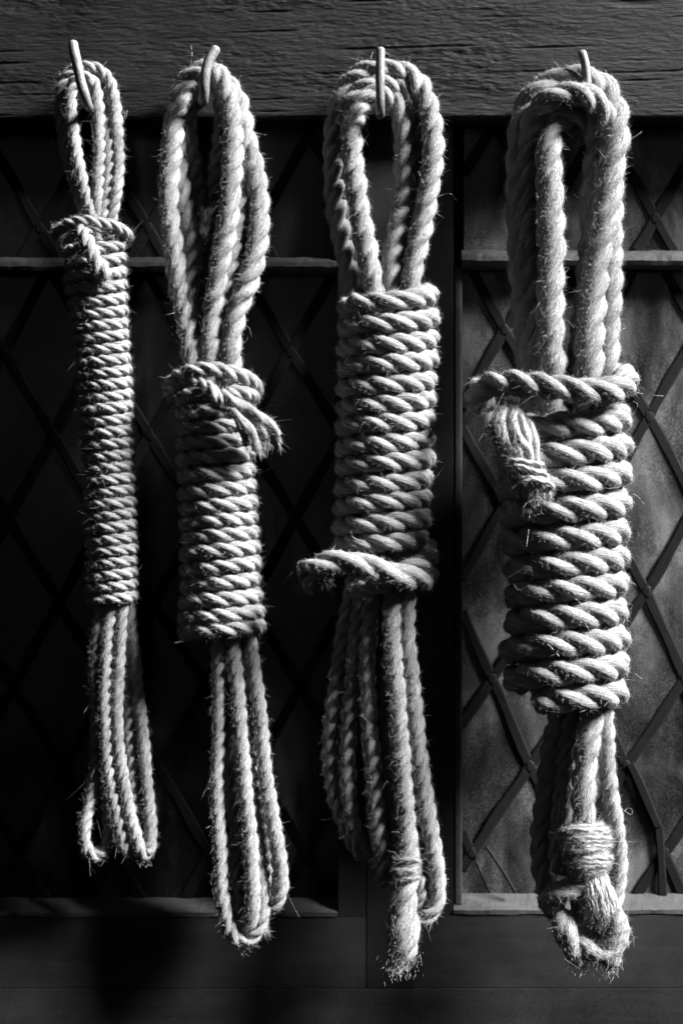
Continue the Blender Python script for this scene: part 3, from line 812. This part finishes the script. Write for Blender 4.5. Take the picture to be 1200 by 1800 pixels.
# below the wraps
strand(h4, [(990, 1200, -14), (980, 1262, -22), (970, 1307, -26), (963, 1350, -28), (957, 1393, -28), (952, 1437, -28), (948, 1480, -26), (950, 1525, -22), (960, 1560, -16), (976, 1585, -8), (990, 1600, 0)], 19, fuzz=1.5, **K4)
strand(h4, [(1015, 1200, -4), (1000, 1280, -14), (990, 1350, -16), (984, 1420, -14), (980, 1490, -8), (990, 1540, 0)], 17, fuzz=1.5, **K4)
strand(h4, [(1044, 1200, 14), (1040, 1259, 22), (1032, 1307, 26), (1027, 1350, 28), (1024, 1393, 30), (1024, 1426, 30), (1028, 1460, 26), (1032, 1500, 24), (1034, 1545, 24)], 22, fuzz=1.5, **K4)
strand(h4, [(1062, 1200, 2), (1063, 1252, 8), (1065, 1296, 10), (1067, 1350, 10), (1072, 1393, 10), (1080, 1437, 10), (1086, 1480, 8), (1087, 1520, 6), (1084, 1560, 6), (1076, 1592, 10), (1064, 1612, 14)], 16, fuzz=1.5, **K4)
Rope([(986, 1390, 4, 2), (985, 1420, 6, 5), (982, 1447, 8, 5), (980, 1475, 8, 3), (984, 1490, 8, 2)], 4, lobes=2, lay=5).build('loose_yarn', h4)
# the knot: whipped throat, splayed yarns and the eye
kn = Rope([(1026, 1440, 24, 18), (1028, 1460, 26, 35), (1029, 1490, 28, 42), (1030, 1515, 28, 38), (1034, 1540, 26, 28), (1040, 1556, 24, 16)], lobes=1, nper=24, lay=4, nstep=40, fuzz=1.5).build('knot', h4)
path, _ = wrap_path([1452, 1459, 1466, 1472, 1479, 1487, 1494, 1501, 1508, 1515, 1522, 1530, 1538], [(1445, 1030), (1500, 1028), (1540, 1034)], [(1445, 28), (1462, 41), (1490, 47), (1520, 42), (1542, 30)], 5.0, 28, 1.0, jit=4.5)
Rope(path, raw=True, lobes=2, lay=5, nper=6, nstep=12, fuzz=5.0, wob=3.5).build('whipping', h4, mat=PALE)
for k in range(11):
    u = (k - 5) / 5
    Rope([(1034 + 22 * u, 1530, 46 - 12 * u * u, 4), (1042 + 25 * u, 1556, 50 - 12 * u * u, 6), (1052 + 28 * u, 1588, 44 - 10 * u * u, 6.5), (1064 + 24 * u, 1614, 36 - 8 * u * u, 6), (1078 + 12 * u, 1640, 24, 4)],
         lobes=2, lay=5, nper=6, nstep=14, fuzz=2.5, wob=2.5).build('splayed_yarn', h4, mat=PALE)
strand(h4, [(1046, 1552, 30, 18), (1012, 1562, 34, 21), (984, 1568, 32, 21), (966, 1580, 22, 21), (964, 1598, 8, 18), (978, 1606, -4, 17)], 14, 'eye_strand', lay=4, fuzz=2.2, nper=10, groove=0.3, wob=2)
strand(h4, [(984, 1590, 14, 17), (985, 1612, 20, 21), (991, 1634, 24, 22), (1001, 1658, 24, 21), (1010, 1682, 22, 18), (1018, 1698, 18, 14)], 14, 'eye_strand', lay=4, fuzz=2.2, nper=10, groove=0.3, wob=2)
strand(h4, [(1064, 1590, 22, 21), (1080, 1612, 22, 24), (1086, 1640, 22, 25), (1078, 1664, 22, 25), (1060, 1676, 22, 24), (1038, 1672, 20, 23), (1018, 1660, 18, 22), (1004, 1652, 12, 17)], 16, 'eye_strand', lay=5, fuzz=2.2, nper=10, groove=0.3, wob=2)
strand(h4, [(1076, 1660, 18, 18), (1074, 1684, 18, 21), (1069, 1702, 16, 13)], 13, 'eye_strand', lay=5, fuzz=2.2, nper=10, groove=0.3, wob=2)
strand(h4, [(1022, 1545, 6, 18), (1022, 1580, 0, 20), (1026, 1620, -2, 21), (1038, 1655, 0, 20), (1056, 1672, 6, 16)], 18, 'eye_strand', lay=5, fuzz=2, nper=10, groove=0.3, wob=2)
fray(1016, 1694, 18, 0.3, 1, 420, 12, 0.6, 16); fray(1068, 1696, 16, -0.1, 1, 420, 11, 0.6, 16); fray(1042, 1686, 16, 0, 1, 300, 10, 0.7, 26); fray(984, 1640, 20, -0.8, 0.6, 120, 10, 0.5, 14); fray(1092, 1650, 20, 0.9, 0.2, 90, 12, 0.5, 12)
fray(968, 1590, 10, -0.6, 0.6, 80, 10, 0.5, 12)
flush_fuzz(h4)
